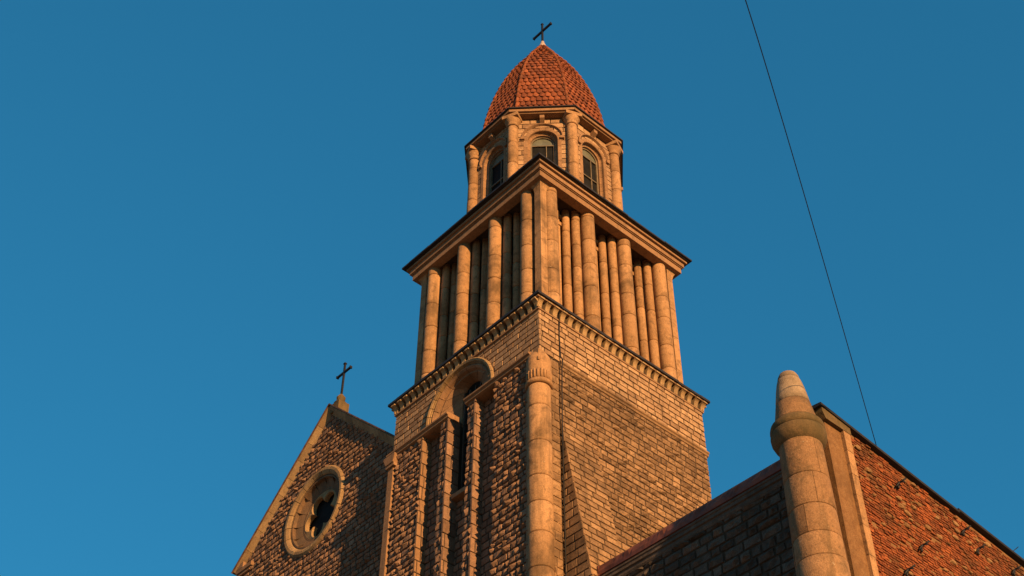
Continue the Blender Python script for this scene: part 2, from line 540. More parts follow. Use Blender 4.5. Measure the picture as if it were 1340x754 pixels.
# ---- string course (front, in two pieces; right side)
def moulding(mb, run0, run1, axis, face, zc, out):
    prof = [(0.0, 0.0), (out*0.55, 0.03), (out*0.6, 0.12), (out, 0.16), (out, 0.24), (0.0, 0.30)]
    if axis == 'x':
        mb.prism([(face - p[0], zc + p[1]) for p in prof] + [(face+0.5, zc+0.30), (face+0.5, zc)], run0, run1, 'x')
    else:
        mb.prism([(face + p[0], zc + p[1]) for p in prof] + [(face-0.3, zc+0.30), (face-0.3, zc)], run0, run1, 'y')
f = MB()
moulding(f, -AX-0.18, -0.74, 'x', -5.04, -3.22, 0.2)
moulding(f, 0.34, AX-0.3, 'x', -5.04, -3.22, 0.2)
f.build('string_course', M['trim'], tower)
f = MB()
moulding(f, -3.85, AY+0.12, 'y', AX, -3.15, 0.13)
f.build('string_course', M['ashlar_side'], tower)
# ---- round corner shaft with carved capital
SX, SY = 4.46, -4.755
f = MB()
f.drums(SX, SY, 0.52, 0.475, GZ, -4.78, 1.45, 28)
f.build('corner_shaft', M['column'], tower)
f = MB()
f.lathe(SX, SY, [(0.49, -4.78), (0.56, -4.74), (0.58, -4.66), (0.55, -4.58), (0.49, -4.55)], 28, 0.3)
f.lathe(SX, SY, [(0.485, -4.55), (0.47, -4.1), (0.505, -3.8), (0.50, -3.5), (0.46, -3.25), (0.36, -3.05)], 28, 0.6)
for k in range(22):                                   # flutes
    a = 2*math.pi*k/22
    cx_, cy_ = SX+0.485*math.cos(a), SY+0.485*math.sin(a)
    f.tube([(cx_, cy_, -4.5), (cx_, cy_, -4.08)], 0.042, 5, 0.55)
f.box(4.5, 4.86, -5.16, -4.7, -3.66, -3.5, 0.25)
f.prism([(4.56, -3.0), (4.56, -3.3), (4.68, -3.5), (4.80, -3.3), (4.80, -3.0)], -5.10, -4.7, 'y', 0.4)
f.build('shaft_capital', M['column'], tower)
# ---- battered buttress on the right side
f = MB()
bx = lambda z: AX+0.08+max(0.0, (-6.0-max(z, -19.55)))*0.178
zb = -19.55
f.add([(AX-0.3, -3.84, -6.0), (AX-0.3, -2.03, -6.0), (bx(-6.0)-0.06, -3.84, -6.0), (bx(-6.0)-0.06, -2.03, -6.0),
       (AX-0.3, -3.84, zb), (AX-0.3, -2.03, zb), (bx(zb)-0.06, -3.84, zb), (bx(zb)-0.06, -2.03, zb)],
      [(0, 1, 3, 2), (2, 3, 7, 6), (0, 2, 6, 4), (1, 5, 7, 3)], 0.3)
f.box(AX-0.3, bx(zb)-0.06, -3.84, -2.03, GZ, zb, 0.3)
f.build('buttress_core', M['mortar'], tower)
f = MB()
sl = V((-0.178, 0, 1)).normalized(); nn = V((1, 0, 0.178)).normalized()
masonry(f, (bx(-6.0)-0.06, 0, -6.0), Y, sl, nn, lambda v: (-3.86, -2.0), -13.8, 0.0, 0.30, (0.4, 0.8), 0.045, 0.0, gap=0.03)
def sp_b(v): return (AX+0.1, max(AX+0.12, bx(v)-0.02))
masonry(f, (bx(zb)-0.06, 0, 0), Y, Z, X, lambda v: (-3.86, -2.0), -41.9, zb-0.02, 0.30, (0.4, 0.8), 0.045, 0.0, gap=0.03)
masonry(f, (0, -3.84, 0), X, Z, -Y, sp_b, -41.9, -6.6, 0.36, (0.5, 0.9), 0.03, 0.0, gap=0.03)
f.build('buttress', M['ashlar_side'], tower)
# ---- lightning conductor down the right side
f = MB()
pts = [(AX+0.12, -3.86, 0.2-0.4), (AX+0.1, -3.87, -1.5), (AX+0.12, -3.85, -2.7), (AX+0.26, -3.86, -2.95), (AX+0.24, -3.9, -3.4), (AX+0.2, -3.92, -6), (AX+0.2, -3.92, -12), (AX+0.2, -3.92, -41)]
f.tube(pts, 0.024, 6)
f.build('conductor_cable', M['iron'], tower)
# ---- great arch on the front
f = MB()
voussoirs(f, (0, -4.96, 0), X, Z, -Y, CX, -2.75, [(2.17, -0.05), (2.17, 0.09), (2.11, 0.13), (2.02, 0.10), (2.0, 0.02), (1.96, 0.02), (1.95, 0.06), (1.92, -0.1)], 0, math.pi, 15, 0.006, legs=0.2)
f.build('hood_mould', M['arch'], tower)
f = MB()
voussoirs(f, (0, -4.96, 0), X, Z, -Y, CX, -2.75, [(1.93, -0.02), (1.84, 0.03), (1.76, -0.06), (1.72, -0.22), (1.62, -0.22, 0.02), (0.64, -0.66, 0.95), (0.62, -0.9, 0.95)], 0, math.pi, 9, 0.009, sub=6)
for sg in (-1, 1):                                    # straight jambs below the springing
    for k in range(3):
        z1_ = -2.75-0.17*k; z0_ = z1_-0.16
        q = [(CX+sg*r, -4.96-h, zz+dz*(1 if zz > -2.8 else 1)) for zz in (z0_, z1_) for r, h, dz in ((1.93, -0.02, 0), (1.72, -0.22, 0), (1.62, -0.22, 0), (0.64, -0.66, 0.0), (0.62, -0.9, 0.0))]
        f.add(q, [(i, i+1, 5+i+1, 5+i) for i in range(4)])
    for k in range(3):
        z0_ = -2.75+k*0.32
        q = [(CX+sg*0.64, -4.30, z0_), (CX+sg*0.64, -4.30, z0_+0.315), (CX+sg*0.62, -4.06, z0_+0.315), (CX+sg*0.62, -4.06, z0_)]
        f.add(q, [(0, 1, 2, 3)])
        ww = 1.62-(1.62-0.64)*0
        f.add([(CX+sg*1.62, -4.74, -2.75), (CX+sg*0.64, -4.30, z0_), (CX+sg*0.64, -4.30, z0_+0.32)], [(0, 1, 2)])
f.build('arch_splay', M['trim'], tower)
w = MB()
wf = MB()
w.box(CX-0.7, CX+0.7, -4.22, -4.17, -7.4, -1.8)
w.lathe(0, 0, [(0, 0)], 3) if False else None
arcp = [(CX+0.66*math.cos(math.pi*i/16), -1.8+0.66*math.sin(math.pi*i/16)) for i in range(17)]
w.prism(arcp, -4.22, -4.17, 'y')
win = wf
for xx in (-0.52, -0.18, 0.18, 0.52):
    wf.box(CX+xx-0.03, CX+xx+0.03, -4.3, -4.2, -7.2, -1.45)
for zz in (-6.2, -5.2, -4.2, -3.2, -2.2):
    wf.box(CX-0.6, CX+0.6, -4.27, -4.22, zz-0.025, zz+0.025)
wo = wf.build('front_window', M['louvre'], tower)
w.build('pane', M['glass'], wo)
f = MB()
f.prism([(-4.75, -7.25), (-4.75, -7.05), (-4.2, -6.75), (-4.2, -7.25)], CX-0.6, CX+0.6, 'x')
f.build('window_sill', M['trim'], tower)

def flashing(mb, hx, hy, z0, z1, w=0.6, L=1.3):
    """sheet metal edge in separate lengths, none of them quite in line"""
    def run(n0, n1, fn):
        t = n0
        while t < n1-0.05:
            e = min(n1, t+L*(0.8+rnd.random()*0.5))
            if n1-e < 0.5: e = n1
            fn(t+0.004, e-0.004, (rnd.random()-0.5)*0.035, (rnd.random()-0.5)*0.02)
            t = e
    run(-hy, hy, lambda a, b, j, k: mb.box(hx-w, hx+j, a, b, z0+k, z1+k))
    run(-hy, hy, lambda a, b, j, k: mb.box(-hx-j, -hx+w, a, b, z0+k, z1+k))
    run(-hx+w, hx-w, lambda a, b, j, k: mb.box(a, b, -hy-j, -hy+w, z0+k, z1+k))
    run(-hx+w, hx-w, lambda a, b, j, k: mb.box(a, b, hy-w, hy+j, z0+k, z1+k))
# ---- dentil cornice
f = MB()
f.box(-4.92, 4.92, -5.2, 5.2, -0.19, -0.125, 0.5)
f.box(-4.76, 4.76, -5.04, 5.04, -0.70, -0.625, 0.5)
corn = f.build('dentil_cornice', M['trim'], tower)
f = MB()
f.box(-4.69, 4.69, -4.97, 4.97, -0.62, -0.195, 0.2)
f.build('cornice_back', M['mortar'], corn)  # dark mortar colour serves as painted shade in the gaps between dentils
f = MB()
flashing(f, 5.0, 5.28, -0.12, 0.0)
f.box(-4.5, 4.5, -4.8, 4.8, -0.1, -0.02)
f.build('cornice_flashing', M['lead'], corn)
dent = []
def dentil_mesh():
    pr = [(0.0, -0.60)]
    for i in range(7):
        a = math.pi/2*i/6
        pr.append((0.06+0.22*(1-math.cos(a)), -0.60+0.34*math.sin(a)))
    pr += [(0.28, -0.19), (0.0, -0.19)]
    return pr
prd = dentil_mesh()
first = None
def put_dentil(loc, rz):
    global first
    if first is None:
        d = MB()
        d.prism([(p[0], p[1]) for p in prd], -0.115, 0.115, 'y')
        me_off = d
        o = d.build('dentil', M['arch'], corn)
        for vtx in o.data.vertices: vtx.co.z -= ZO
        first = o
    else:
        o = first.copy(); scene.collection.objects.link(o); o.parent = corn
    o.location = (loc[0], loc[1], ZO); o.rotation_euler = (0, 0, rz)
n = 24
for k in range(n):
    t = -4.82+9.64*k/(n-1)
    put_dentil((4.69, t*1.03, 0), 0)
for k in range(23):
    t = -4.66+9.32*k/22
    put_dentil((t, -4.97, 0), -math.pi/2)
for k in range(23):
    t = -4.66+9.32*k/22
    put_dentil((t, 4.97, 0), math.pi/2)
for k in range(n):
    put_dentil((-4.69, (-4.82+9.64*k/(n-1))*1.03, 0), math.pi)

# ---- belfry: core, columns, corner piers
BX, BY = 4.17, 4.28                                   # centre line of the outer columns
ZT = 8.36
f = MB()
f.box(-3.0, 3.0, -3.1, 3.1, 0.0, ZT)
f.build('belfry_core', M['mortar'], tower)
f = MB()
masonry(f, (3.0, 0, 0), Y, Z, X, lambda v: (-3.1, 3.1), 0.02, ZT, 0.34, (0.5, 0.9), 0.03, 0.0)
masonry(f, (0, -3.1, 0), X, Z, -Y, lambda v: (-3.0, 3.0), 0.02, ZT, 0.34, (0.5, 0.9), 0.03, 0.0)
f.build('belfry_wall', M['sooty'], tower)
def belfry_col(x, y, r):
    f = MB()
    f.drums(x, y, r*1.03, r*0.95, 0.0, ZT-0.1, 1.75)
    f.lathe(x, y, [(r*0.95, ZT-0.1), (r*0.99, ZT-0.07), (r*0.9, ZT+0.02)], 22)
    f.build('belfry_column', M['column'], tower)
def belfry_side(face):
    """face 0 = right (+x), 1 = front (-y), 2 = left, 3 = back"""
    half = [3.62, 3.33, 3.62, 3.33][face]
    sp = [2.42, 2.25, 2.42, 2.25][face]
    def W(t, d):                                     # t along the side, d inwards
        return [(BX-d, t), (t, -BY+d), (-BX+d, -t), (-t, BY-d)][face]
    for k in range(4):
        t = -sp*1.5+sp*k-0.05
        belfry_col(*W(t, 0), 0.35)
        if face < 2:
            for s in (-1, 1):
                if (k == 0 and s < 0) or (k == 3 and s > 0): continue
                belfry_col(*W(t+s*0.46, 0.34), 0.215)
                belfry_col(*W(t+s*0.84, 0.62), 0.20)
    if face < 2:
        for k in range(3):
            t = -sp+sp*k
            f = MB()
            x, y = W(t, 0.86)
            h = 0.10
            f.box(x-h, x+h, y-h, y+h, 0.0, ZT-1.0)
            f.box(x-h-0.05, x+h+0.05, y-h-0.05, y+h+0.05, ZT-1.0, ZT-0.78)
            f.box(x-h+0.02, x+h-0.02, y-h+0.02, y+h-0.02, ZT-0.78, ZT-0.5)
            f.box(x-h-0.08, x+h+0.08, y-h-0.08, y+h+0.08, ZT-0.5, ZT-0.3)
            f.box(x-h, x+h, y-h, y+h, ZT-0.3, ZT+0.02)
            f.build('belfry_mullion', M['column'], tower)
for s in range(4): belfry_side(s)
for sx in (-1, 1):
    for sy in (-1, 1):
        f = MB()
        z = 0.0
        while z < ZT-0.75:
            zz = min(z+1.5+rnd.random()*0.6, ZT-0.7)
            a, b = sorted((sx*3.9, sx*4.3)); c_, d_ = sorted((sy*4.03, sy*4.4))
            f.box(a, b, c_, d_, z+0.008, zz-0.008)
            z = zz
        a, b = sorted((sx*2.9, sx*3.93)); c_, d_ = sorted((sy*3.0, sy*4.03))
        f.box(a, b, c_, d_, 0, ZT, 0.2)
        # capital flares outwards to the architrave
        k = [(3.9, 4.03, 4.3, 4.4, ZT-0.7), (3.88, 4.0, 4.35, 4.45, ZT-0.45), (3.6, 3.7, 4.58, 4.68, ZT+0.0)]
        vs = []
        for x0, y0, x1, y1, zz in k:
            vs += [(sx*x0, sy*y0, zz), (sx*x1, sy*y0, zz), (sx*x1, sy*y1, zz), (sx*x0, sy*y1, zz)]
        fs = [(3, 2, 1, 0), (8, 9, 10, 11)]
        for q in range(2):
            fs += [(q*4+i, q*4+(i+1) % 4, q*4+4+(i+1) % 4, q*4+4+i) for i in range(4)]
        f.add(vs, fs, 0.55)
        f.build('belfry_corner_pier', M['column'], tower)
# ---- entablature and metal roof
def band(mb, hx, hy, z0, z1, w=0.7, L=1.9):
    """a ring of separate stone blocks"""
    def run(n0, n1, fn):
        t = n0
        while t < n1-0.05:
            e = min(n1, t+L*(0.8+rnd.random()*0.5))
            if n1-e < 0.5: e = n1
            fn(t+0.006, e-0.006)
            t = e
    run(-hy, hy, lambda a, b: mb.box(hx-w, hx, a, b, z0, z1))
    run(-hy, hy, lambda a, b: mb.box(-hx, -hx+w, a, b, z0, z1))
    run(-hx+w, hx-w, lambda a, b: mb.box(a, b, -hy, -hy+w, z0, z1))
    run(-hx+w, hx-w, lambda a, b: mb.box(a, b, hy-w, hy, z0, z1))
f = MB()
band(f, 4.64, 4.74, 8.08, 8.42, 0.45)
band(f, 4.70, 4.80, 8.425, 8.46, 0.5)
band(f, 4.76, 4.86, 8.465, 8.72, 0.5)
band(f, 4.88, 4.97, 8.725, 8.855, 0.6)
f.build('architrave', M['trim'], tower)
f = MB()
f.box(-4.5, 4.5, -4.6, 4.6, 8.37, 8.45, 0.4)
f.build('belfry_soffit', M['louvre'], tower)
f = MB()
f.box(-4.97, 4.97, -5.06, 5.06, 8.86, 8.90)
def frustum(mb, hx0, hy0, z0, hx1, hy1, z1):
    vs = [(-hx0, -hy0, z0), (hx0, -hy0, z0), (hx0, hy0, z0), (-hx0, hy0, z0), (-hx1, -hy1, z1), (hx1, -hy1, z1), (hx1, hy1, z1), (-hx1, hy1, z1)]
    mb.add(vs, [(3, 2, 1, 0), (4, 5, 6, 7), (0, 1, 5, 4), (1, 2, 6, 5), (2, 3, 7, 6), (3, 0, 4, 7)], 0.5)
flashing(f, 5.06, 5.15, 8.885, 8.98)
frustum(f, 5.03, 5.12, 8.981, 3.7, 3.7, 10.0)
f.build('belfry_roof', M['lead'], tower)

# ---- octagonal lantern
OR = 3.83; AP = OR*math.cos(R(22.5)); FH = OR*math.sin(R(22.5))
ZL0, ZL1 = 9.6, 16.0
WZ = 14.33                                           # springing of the windows
core = MB(); blocks = MB()
for k in range(8):
    a = R(45*k)
    Nn = V((math.cos(a), math.sin(a), 0)); Uu = V((-math.sin(a), math.cos(a), 0))
    holed_face(core, Nn*AP, Uu, Z, -FH, FH, ZL0, ZL1, 0, WZ, 0.76, 11.2, 0.4)
    vis = True
    if vis:
        masonry(blocks, Nn*AP, Uu, Z, Nn, lambda v: (-FH, FH), ZL0, ZL1, 0.36, (0.45, 0.95), 0.05, 0.0, gap=0.012, hole=arch_hole(0, WZ, 0.95, 11.2))
core.build('lantern_core', M['joint'], tower)
blocks.build('lantern_wall', M['ashlar'], tower)
for k in range(8):
    a = R(45*k)
    Nn = V((math.cos(a), math.sin(a), 0)); Uu = V((-math.sin(a), math.cos(a), 0))
    if True:
        o = Nn*AP
        su = MB()
        voussoirs(su, o, Uu, Z, Nn, 0, WZ+0.18, [(1.07, 0.03), (1.07, 0.15), (1.0, 0.17), (0.95, 0.05)], 0, math.pi, 9, 0.004)
        voussoirs(su, o, Uu, Z, Nn, 0, WZ, [(0.96, 0.02), (0.95, 0.06), (0.77, 0.06), (0.75, 0.03), (0.75, -0.1), (0.71, -0.16), (0.62, -0.17), (0.62, -0.4)], 0, math.pi, 9, 0.006, legs=3.0)
        for s in (-1, 1):                            # hood stops
            p = o+Uu*(s*1.01)+Z*(WZ+0.1)
            q = [p+Uu*i*0.1+Z*j*0.09+Nn*h for h in (0.0, 0.17) for j in (-1, 1) for i in (-1, 1)]
            su.add(q, [(0, 1, 3, 2), (4, 5, 7, 6), (0, 1, 5, 4), (2, 3, 7, 6), (0, 2, 6, 4), (1, 3, 7, 5)], 0.5)
        wso = su.build('lantern_window', M['trim'], tower)
        fr = MB(); pa = MB(); lo = MB()
        def bar(mb, u0_, u1_, v0_, v1_, d0, d1):
            q = [o+Uu*u+Z*v+Nn*d for d in (d0, d1) for v in (v0_, v1_) for u in (u0_, u1_)]
            mb.add(q, [(0, 1, 3, 2), (4, 5, 7, 6), (0, 1, 5, 4), (2, 3, 7, 6), (0, 2, 6, 4), (1, 3, 7, 5)], 0.5)
        voussoirs(fr, o, Uu, Z, Nn, 0, WZ, [(0.63, -0.36), (0.63, -0.27), (0.545, -0.27), (0.545, -0.36)], 0, math.pi, 1, 0.0, sub=14)
        for s in (-1, 1): bar(fr, s*0.63, s*0.545, 11.2, WZ, -0.36, -0.27)
        bar(fr, -0.55, 0.55, WZ-0.09, WZ-0.03, -0.36, -0.29)
        bar(fr, -0.55, 0.55, 12.75, 12.82, -0.36, -0.29)
        bar(fr, 0.16, 0.2, 11.2, WZ-0.09, -0.36, -0.30)
        fr.build('frame', M['frame'], wso)
        m_ = 14
        vs = [o+Uu*(0.6*math.cos(math.pi*i/m_))+Z*(WZ-0.05+0.6*math.sin(math.pi*i/m_))-Nn*d for d in (0.34, 0.37) for i in range(m_+1)]
        pa.add(vs, [tuple(range(m_+1)), tuple(range(2*m_+1, m_, -1))], 0.5)
        pa.build('fanlight', M['paleglass'], wso)
        bar(lo, -0.62, 0.62, 11.0, WZ-0.06, -0.40, -0.37)
        lo.build('pane', M['glass'], wso)
# columns on the eight corners
for k in range(8):
    a = R(22.5+45*k)
    cx_, cy_ = 3.93*math.cos(a), 3.93*math.sin(a)
    f = MB()
    f.drums(cx_, cy_, 0.30, 0.275, ZL0, 15.28, 1.6, 20)
    f.lathe(cx_, cy_, [(0.275, 15.28), (0.32, 15.31), (0.32, 15.37), (0.27, 15.4), (0.3, 15.55), (0.42, 15.74), (0.42, 15.8)], 20)
    # square abacus turned with the corner
    d = V((math.cos(a), math.sin(a), 0)); t = V((-d.y, d.x, 0))
    ctr = V((cx_, cy_, 0))
    q = [ctr+d*i*0.40+t*j*0.44+Z*z for z in (15.8, 16.03) for i, j in ((-1, -1), (1, -1), (1, 1), (-1, 1))]
    f.add(q, [(3, 2, 1, 0), (4, 5, 6, 7), (0, 1, 5, 4), (1, 2, 6, 5), (2, 3, 7, 6), (3, 0, 4, 7)], 0.5)
    f.build('lantern_column', M['column'], tower)
# cornice of the lantern: one block per side, plus a modillion
f = MB()
def octring(mb, R0, R1, z0, z1):
    for k in range(8):
        a, b = R(-22.5+45*k)+0.002, R(22.5+45*k)-0.002
        vs = [(r*math.cos(t), r*math.sin(t), z) for z in (z0, z1) for r, t in ((R0, a), (R1, a), (R1, b), (R0, b))]
        mb.add(vs, [(3, 2, 1, 0), (4, 5, 6, 7), (0, 1, 5, 4), (1, 2, 6, 5), (2, 3, 7, 6), (3, 0, 4, 7)])
octring(f, 3.2, 4.30, 16.035, 16.11)
octring(f, 3.2, 4.42, 16.112, 16.30)
for k in range(8):
    a = R(45*k)
    Nn = V((math.cos(a), math.sin(a), 0)); Uu = V((-math.sin(a), math.cos(a), 0))
    o = Nn*AP
    q = [o+Uu*i*0.12+Z*z+Nn*d for d, z0 in ((0.0, 15.62), (0.34, 15.80)) for z in (z0, 16.03) for i in (-1, 1)]
    f.add(q, [(0, 1, 3, 2), (4, 5, 7, 6), (0, 1, 5, 4), (2, 3, 7, 6), (0, 2, 6, 4), (1, 3, 7, 5)], 0.6)
lc = f.build('lantern_cornice', M['trim'], tower)
f = MB()
octring(f, 3.2, 4.52, 16.302, 16.37)
f.build('cornice_flashing', M['lead'], lc)
# ---- tiled dome
prof = [(16.38, 3.64), (18, 3.43), (19, 3.30), (20, 3.12), (21, 2.89), (22, 2.61), (23, 2.28), (24, 1.89), (25, 1.42), (26, 0.86), (26.8, 0.44), (27.4, 0.14)]
def dome_r(z):
    for (za, ra), (zb_, rb) in zip(prof, prof[1:]):
        if z <= zb_:
            return ra+(rb-ra)*(z-za)/(zb_-za)
    return prof[-1][1]
# arc length table
zs = [16.38+(27.4-16.38)*i/400 for i in range(401)]
S = [0.0]
for a, b in zip(zs, zs[1:]): S.append(S[-1]+math.hypot(b-a, dome_r(b)-dome_r(a)))
def at_s(s):
    s = min(max(s, 0), S[-1])
    lo_, hi_ = 0, 400
    while hi_-lo_ > 1:
        mid = (lo_+hi_)//2
        if S[mid] <= s: lo_ = mid
        else: hi_ = mid
    t = (s-S[lo_])/(S[hi_]-S[lo_])
    z = zs[lo_]+(zs[hi_]-zs[lo_])*t
    return dome_r(z), z
base_d = MB(); tiles = MB(); hips = MB()
c8 = math.cos(R(22.5)); t8 = math.tan(R(22.5))
nrow = 27
pitch_s = S[-1]/nrow
for k in range(8):
    a = R(45*k)
    Nn = V((math.cos(a), math.sin(a), 0)); Uu = V((-math.sin(a), math.cos(a), 0))
    for i in range(40):
        r1, z1 = at_s(S[-1]*i/40); r2, z2 = at_s(S[-1]*(i+1)/40)
        p1, p2 = Nn*(r1*c8-0.04)+Z*z1, Nn*(r2*c8-0.04)+Z*z2
        w1, w2 = (r1*c8-0.04)*t8, (r2*c8-0.04)*t8
        base_d.add([p1-Uu*w1, p1+Uu*w1, p2+Uu*w2, p2-Uu*w2], [(0, 1, 2, 3)], 0.2)
    for row in range(nrow):
        s0 = row*pitch_s; s1 = s0+pitch_s*1.12
        r1, z1 = at_s(s0); r2, z2 = at_s(s1)
        dn = V((0, 0, 0)) + Nn*((z2-z1))+Z*(-(r2-r1)*c8)
        dn.normalize()
        half = r1*c8*t8
        tw = 0.31
        nt_ = max(1, int(round(2*half/tw)))
        tw = 2*half/nt_ if nt_ > 1 else 2*half
        off = 0 if row % 2 == 0 else 0.5*tw
        u = -half-off
        while u < half-0.02:
            ua, ub = max(u, -half), min(u+tw, half)
            u += tw
            if ub-ua < 0.04: continue
            q = []
            n_ = 6
            jz = (rnd.random()-0.5)*0.09 - (0.12 if rnd.random() < 0.02 else 0)
            lift = 0.085+rnd.random()*0.03
            for lvl in range(3):
                for i in range(n_+1):
                    x = i/n_
                    uu = ua+0.012+(ub-ua-0.024)*x
                    bulge = math.sin(math.pi*x)**0.8
                    if lvl == 0:     # upper end, tucked under the next row
                        wlim = r2*c8*t8
                        q.append(Nn*(r2*c8)+Z*z2+Uu*max(-wlim, min(wlim, uu*0.97))+dn*(0.01+0.03*bulge))
                    else:
                        drop = (0.16*bulge)       # rounded lower edge
                        rr, zz_ = at_s(max(0, s0+jz*0.5-drop+0.08))
                        hgt = (lift*0.45+0.065*bulge) if lvl == 1 else -0.03
                        q.append(Nn*(rr*c8)+Z*zz_+Uu*uu+dn*hgt)
            m_ = n_+1
            fs = [(l_*m_+i, l_*m_+i+1, (l_+1)*m_+i+1, (l_+1)*m_+i) for l_ in range(2) for i in range(n_)]
            tiles.add(q, fs, min(1, max(0, rnd.gauss(0.5, 0.25))))
    ah = R(22.5+45*k)
    d = V((math.cos(ah), math.sin(ah), 0))
    nh = 22
    for i in range(nh):
        pa_ = at_s(S[-1]*i/nh); pb_ = at_s(S[-1]*(i+1.12)/nh)
        hips.tube([d*(pa_[0]+0.055)+Z*pa_[1], d*(pb_[0]+0.02)+Z*pb_[1]], [0.105*min(1, 0.45+pa_[0]), 0.08*min(1, 0.45+pa_[0])], 8, rnd.random())
dm = tiles.build('dome', M['tile'], tower)
base_d.build('dome_shell', M['lead'], dm)
hips.build('hip_tiles', M['hip'], dm)
f = MB()
f.lathe(0, 0, [(0.24, 27.22), (0.24, 27.45), (0.20, 27.55), (0.12, 27.8), (0.10, 27.95), (0.03, 28.0)], 12, 0.6)
f.build('finial', M['white'], tower)
f = MB()
f.box(-0.05, 0.05, -0.05, 0.05, 27.9, 29.75)
f.box(-0.72, 0.72, -0.055, 0.055, 29.0, 29.13)
for sx in (-1, 1):
    f.box(sx*0.72, sx*0.78, -0.07, 0.07, 28.98, 29.15)
f.box(-0.07, 0.07, -0.07, 0.07, 29.75, 29.8)
f.build('dome_cross', M['iron'], tower)

# =================================================================== church nave with gable front
nave = thing('church_nave', 'stone church gable with round rose window left of the tower, half in shade', 'church', (-11.4, 0, 0))
GY = -4.1; GA = (-11.4, 4.35); GS = 0.945
gz = lambda x: GA[1]-GS*abs(x-GA[0])
RC = (-11.9, -1.62)
XL, XR = -17.9, -4.7
f = MB()
# wall with a round hole for the rose: fan of quads from rim to border
nseg = 64
def border(a):
    dx, dz = math.cos(a), math.sin(a)
    best = 1e9
    # left, right, bottom
    for cond, t in ((dx < 0, (XL-RC[0])/dx if dx else 1e9), (dx > 0, (XR-RC[0])/dx if dx else 1e9), (dz < 0, (-19-RC[1])/dz if dz else 1e9)):
        if cond and t > 0: best = min(best, t)
    for sg in (-1, 1):                    # slopes z = A - GS*sg*(x-ax)
        den = dz+GS*sg*dx
        if den > 1e-6:
            t = (GA[1]-GS*sg*(RC[0]-GA[0])-RC[1])/den
            if t > 0: best = min(best, t)
    return (RC[0]+dx*best, RC[1]+dz*best)
for i in range(nseg*3):
    a, b = 2*math.pi*i/(nseg*3), 2*math.pi*(i+1)/(nseg*3)
    p, q = border(a), border(b)
    f.add([(RC[0]+1.9*math.cos(a), GY, RC[1]+1.9*math.sin(a)), (RC[0]+1.9*math.cos(b), GY, RC[1]+1.9*math.sin(b)), (q[0], GY, q[1]), (p[0], GY, p[1])], [(0, 1, 2, 3)], 0.4)
f.box(XL, XR, GY+0.9, 38, GZ, -1.9)
f.box(XL, XR, GY, GY+0.9, GZ, -19)
f.box(XL, XL+0.4, GY, GY+0.9, -19, -1.95)
f.prism([(XL, -1.9), (XR, -1.9), (XR, gz(XR)-0.05), (GA[0], GA[1]-0.05), (XL, gz(XL)-0.05)], GY+0.9, 38, 'y')
f.build('nave_wall', M['mortar'], nave)
f = MB()
def sp_g(v):
    d = (GA[1]-0.12-v)/GS
    return (max(XL, GA[0]-max(d, 0)), min(XR, GA[0]+max(d, 0)))
masonry(f, (0, GY, 0), X, Z, -Y, sp_g, -41.9, 4.2, 0.29, (0.28, 0.55), 0.08, 0.11, gap=0.045, hole=circle_hole(RC[0], RC[1], 2.1))
f.build('gable_masonry', M['rough'], nave)
# coping stones along the gable, splayed on the inner side
f = MB()
for sg in (-1, 1):
    Ls = 9.4 if sg < 0 else 9.2
    dirv = V((sg*1, 0, -GS)).normalized(); inn = V((-sg*GS, 0, -1)).normalized()
    s = 0.0
    while s < Ls-0.1:
        e = min(Ls, s+0.85+rnd.random()*0.3)
        pr = [(-0.10, 0.62), (-0.10, -0.25), (-0.05, -0.27), (0.24, -0.05), (0.29, -0.03), (0.29, 0.62)]   # (inwards, y)
        vs = []
        for t in (s+0.008, e-0.008):
            for a_, y_ in pr:
                p = V((GA[0], GY+y_, GA[1]))+dirv*t+inn*a_
                vs.append(p)
        m_ = len(pr)
        f.add(vs, [tuple(range(m_)), tuple(range(2*m_-1, m_-1, -1))]+[(i, (i+1) % m_, m_+(i+1) % m_, m_+i) for i in range(m_)])
        s = e
f.build('gable_coping', M['arch'], nave)
f = MB()
for sg in (-1, 1):
    Ls = 9.5
    dirv = V((sg*1, 0, -GS)).normalized(); inn = V((-sg*GS, 0, -1)).normalized()
    vs = [V((GA[0], GY+y_, GA[1]))+dirv*t+inn*a_ for t in (-0.12, Ls) for a_, y_ in ((-0.105, -0.31), (-0.17, -0.31), (-0.19, 1.4), (-0.105, 1.4))]
    f.add(vs, [(0, 1, 2, 3), (7, 6, 5, 4)]+[(i, (i+1) % 4, 4+(i+1) % 4, 4+i) for i in range(4)], 0.5)
    vs = [V((GA[0], y_, GA[1]))+dirv*t+inn*a_ for t in (0.0, Ls+0.3) for a_, y_ in ((-0.02, GY+1.4), (-0.17, GY+1.4), (-0.17, 38.4), (-0.02, 38.4))]
    f.add(vs, [(0, 1, 2, 3), (7, 6, 5, 4)]+[(i, (i+1) % 4, 4+(i+1) % 4, 4+i) for i in range(4)], 0.5)
f.build('nave_roof', M['slate'], nave)
f = MB()                                              # kneeler stones at the foot of the gable
f.box(XL-0.22, XL+1.1, GY-0.2, GY+0.5, -2.28, -2.06)
f.box(XL-0.12, XL+0.9, GY-0.13, GY+0.5, -2.42, -2.28)
f.box(XL-0.18, XL+0.35, GY-0.21, GY+0.5, -2.06, -1.75)
f.build('kneeler', M['trim'], nave)
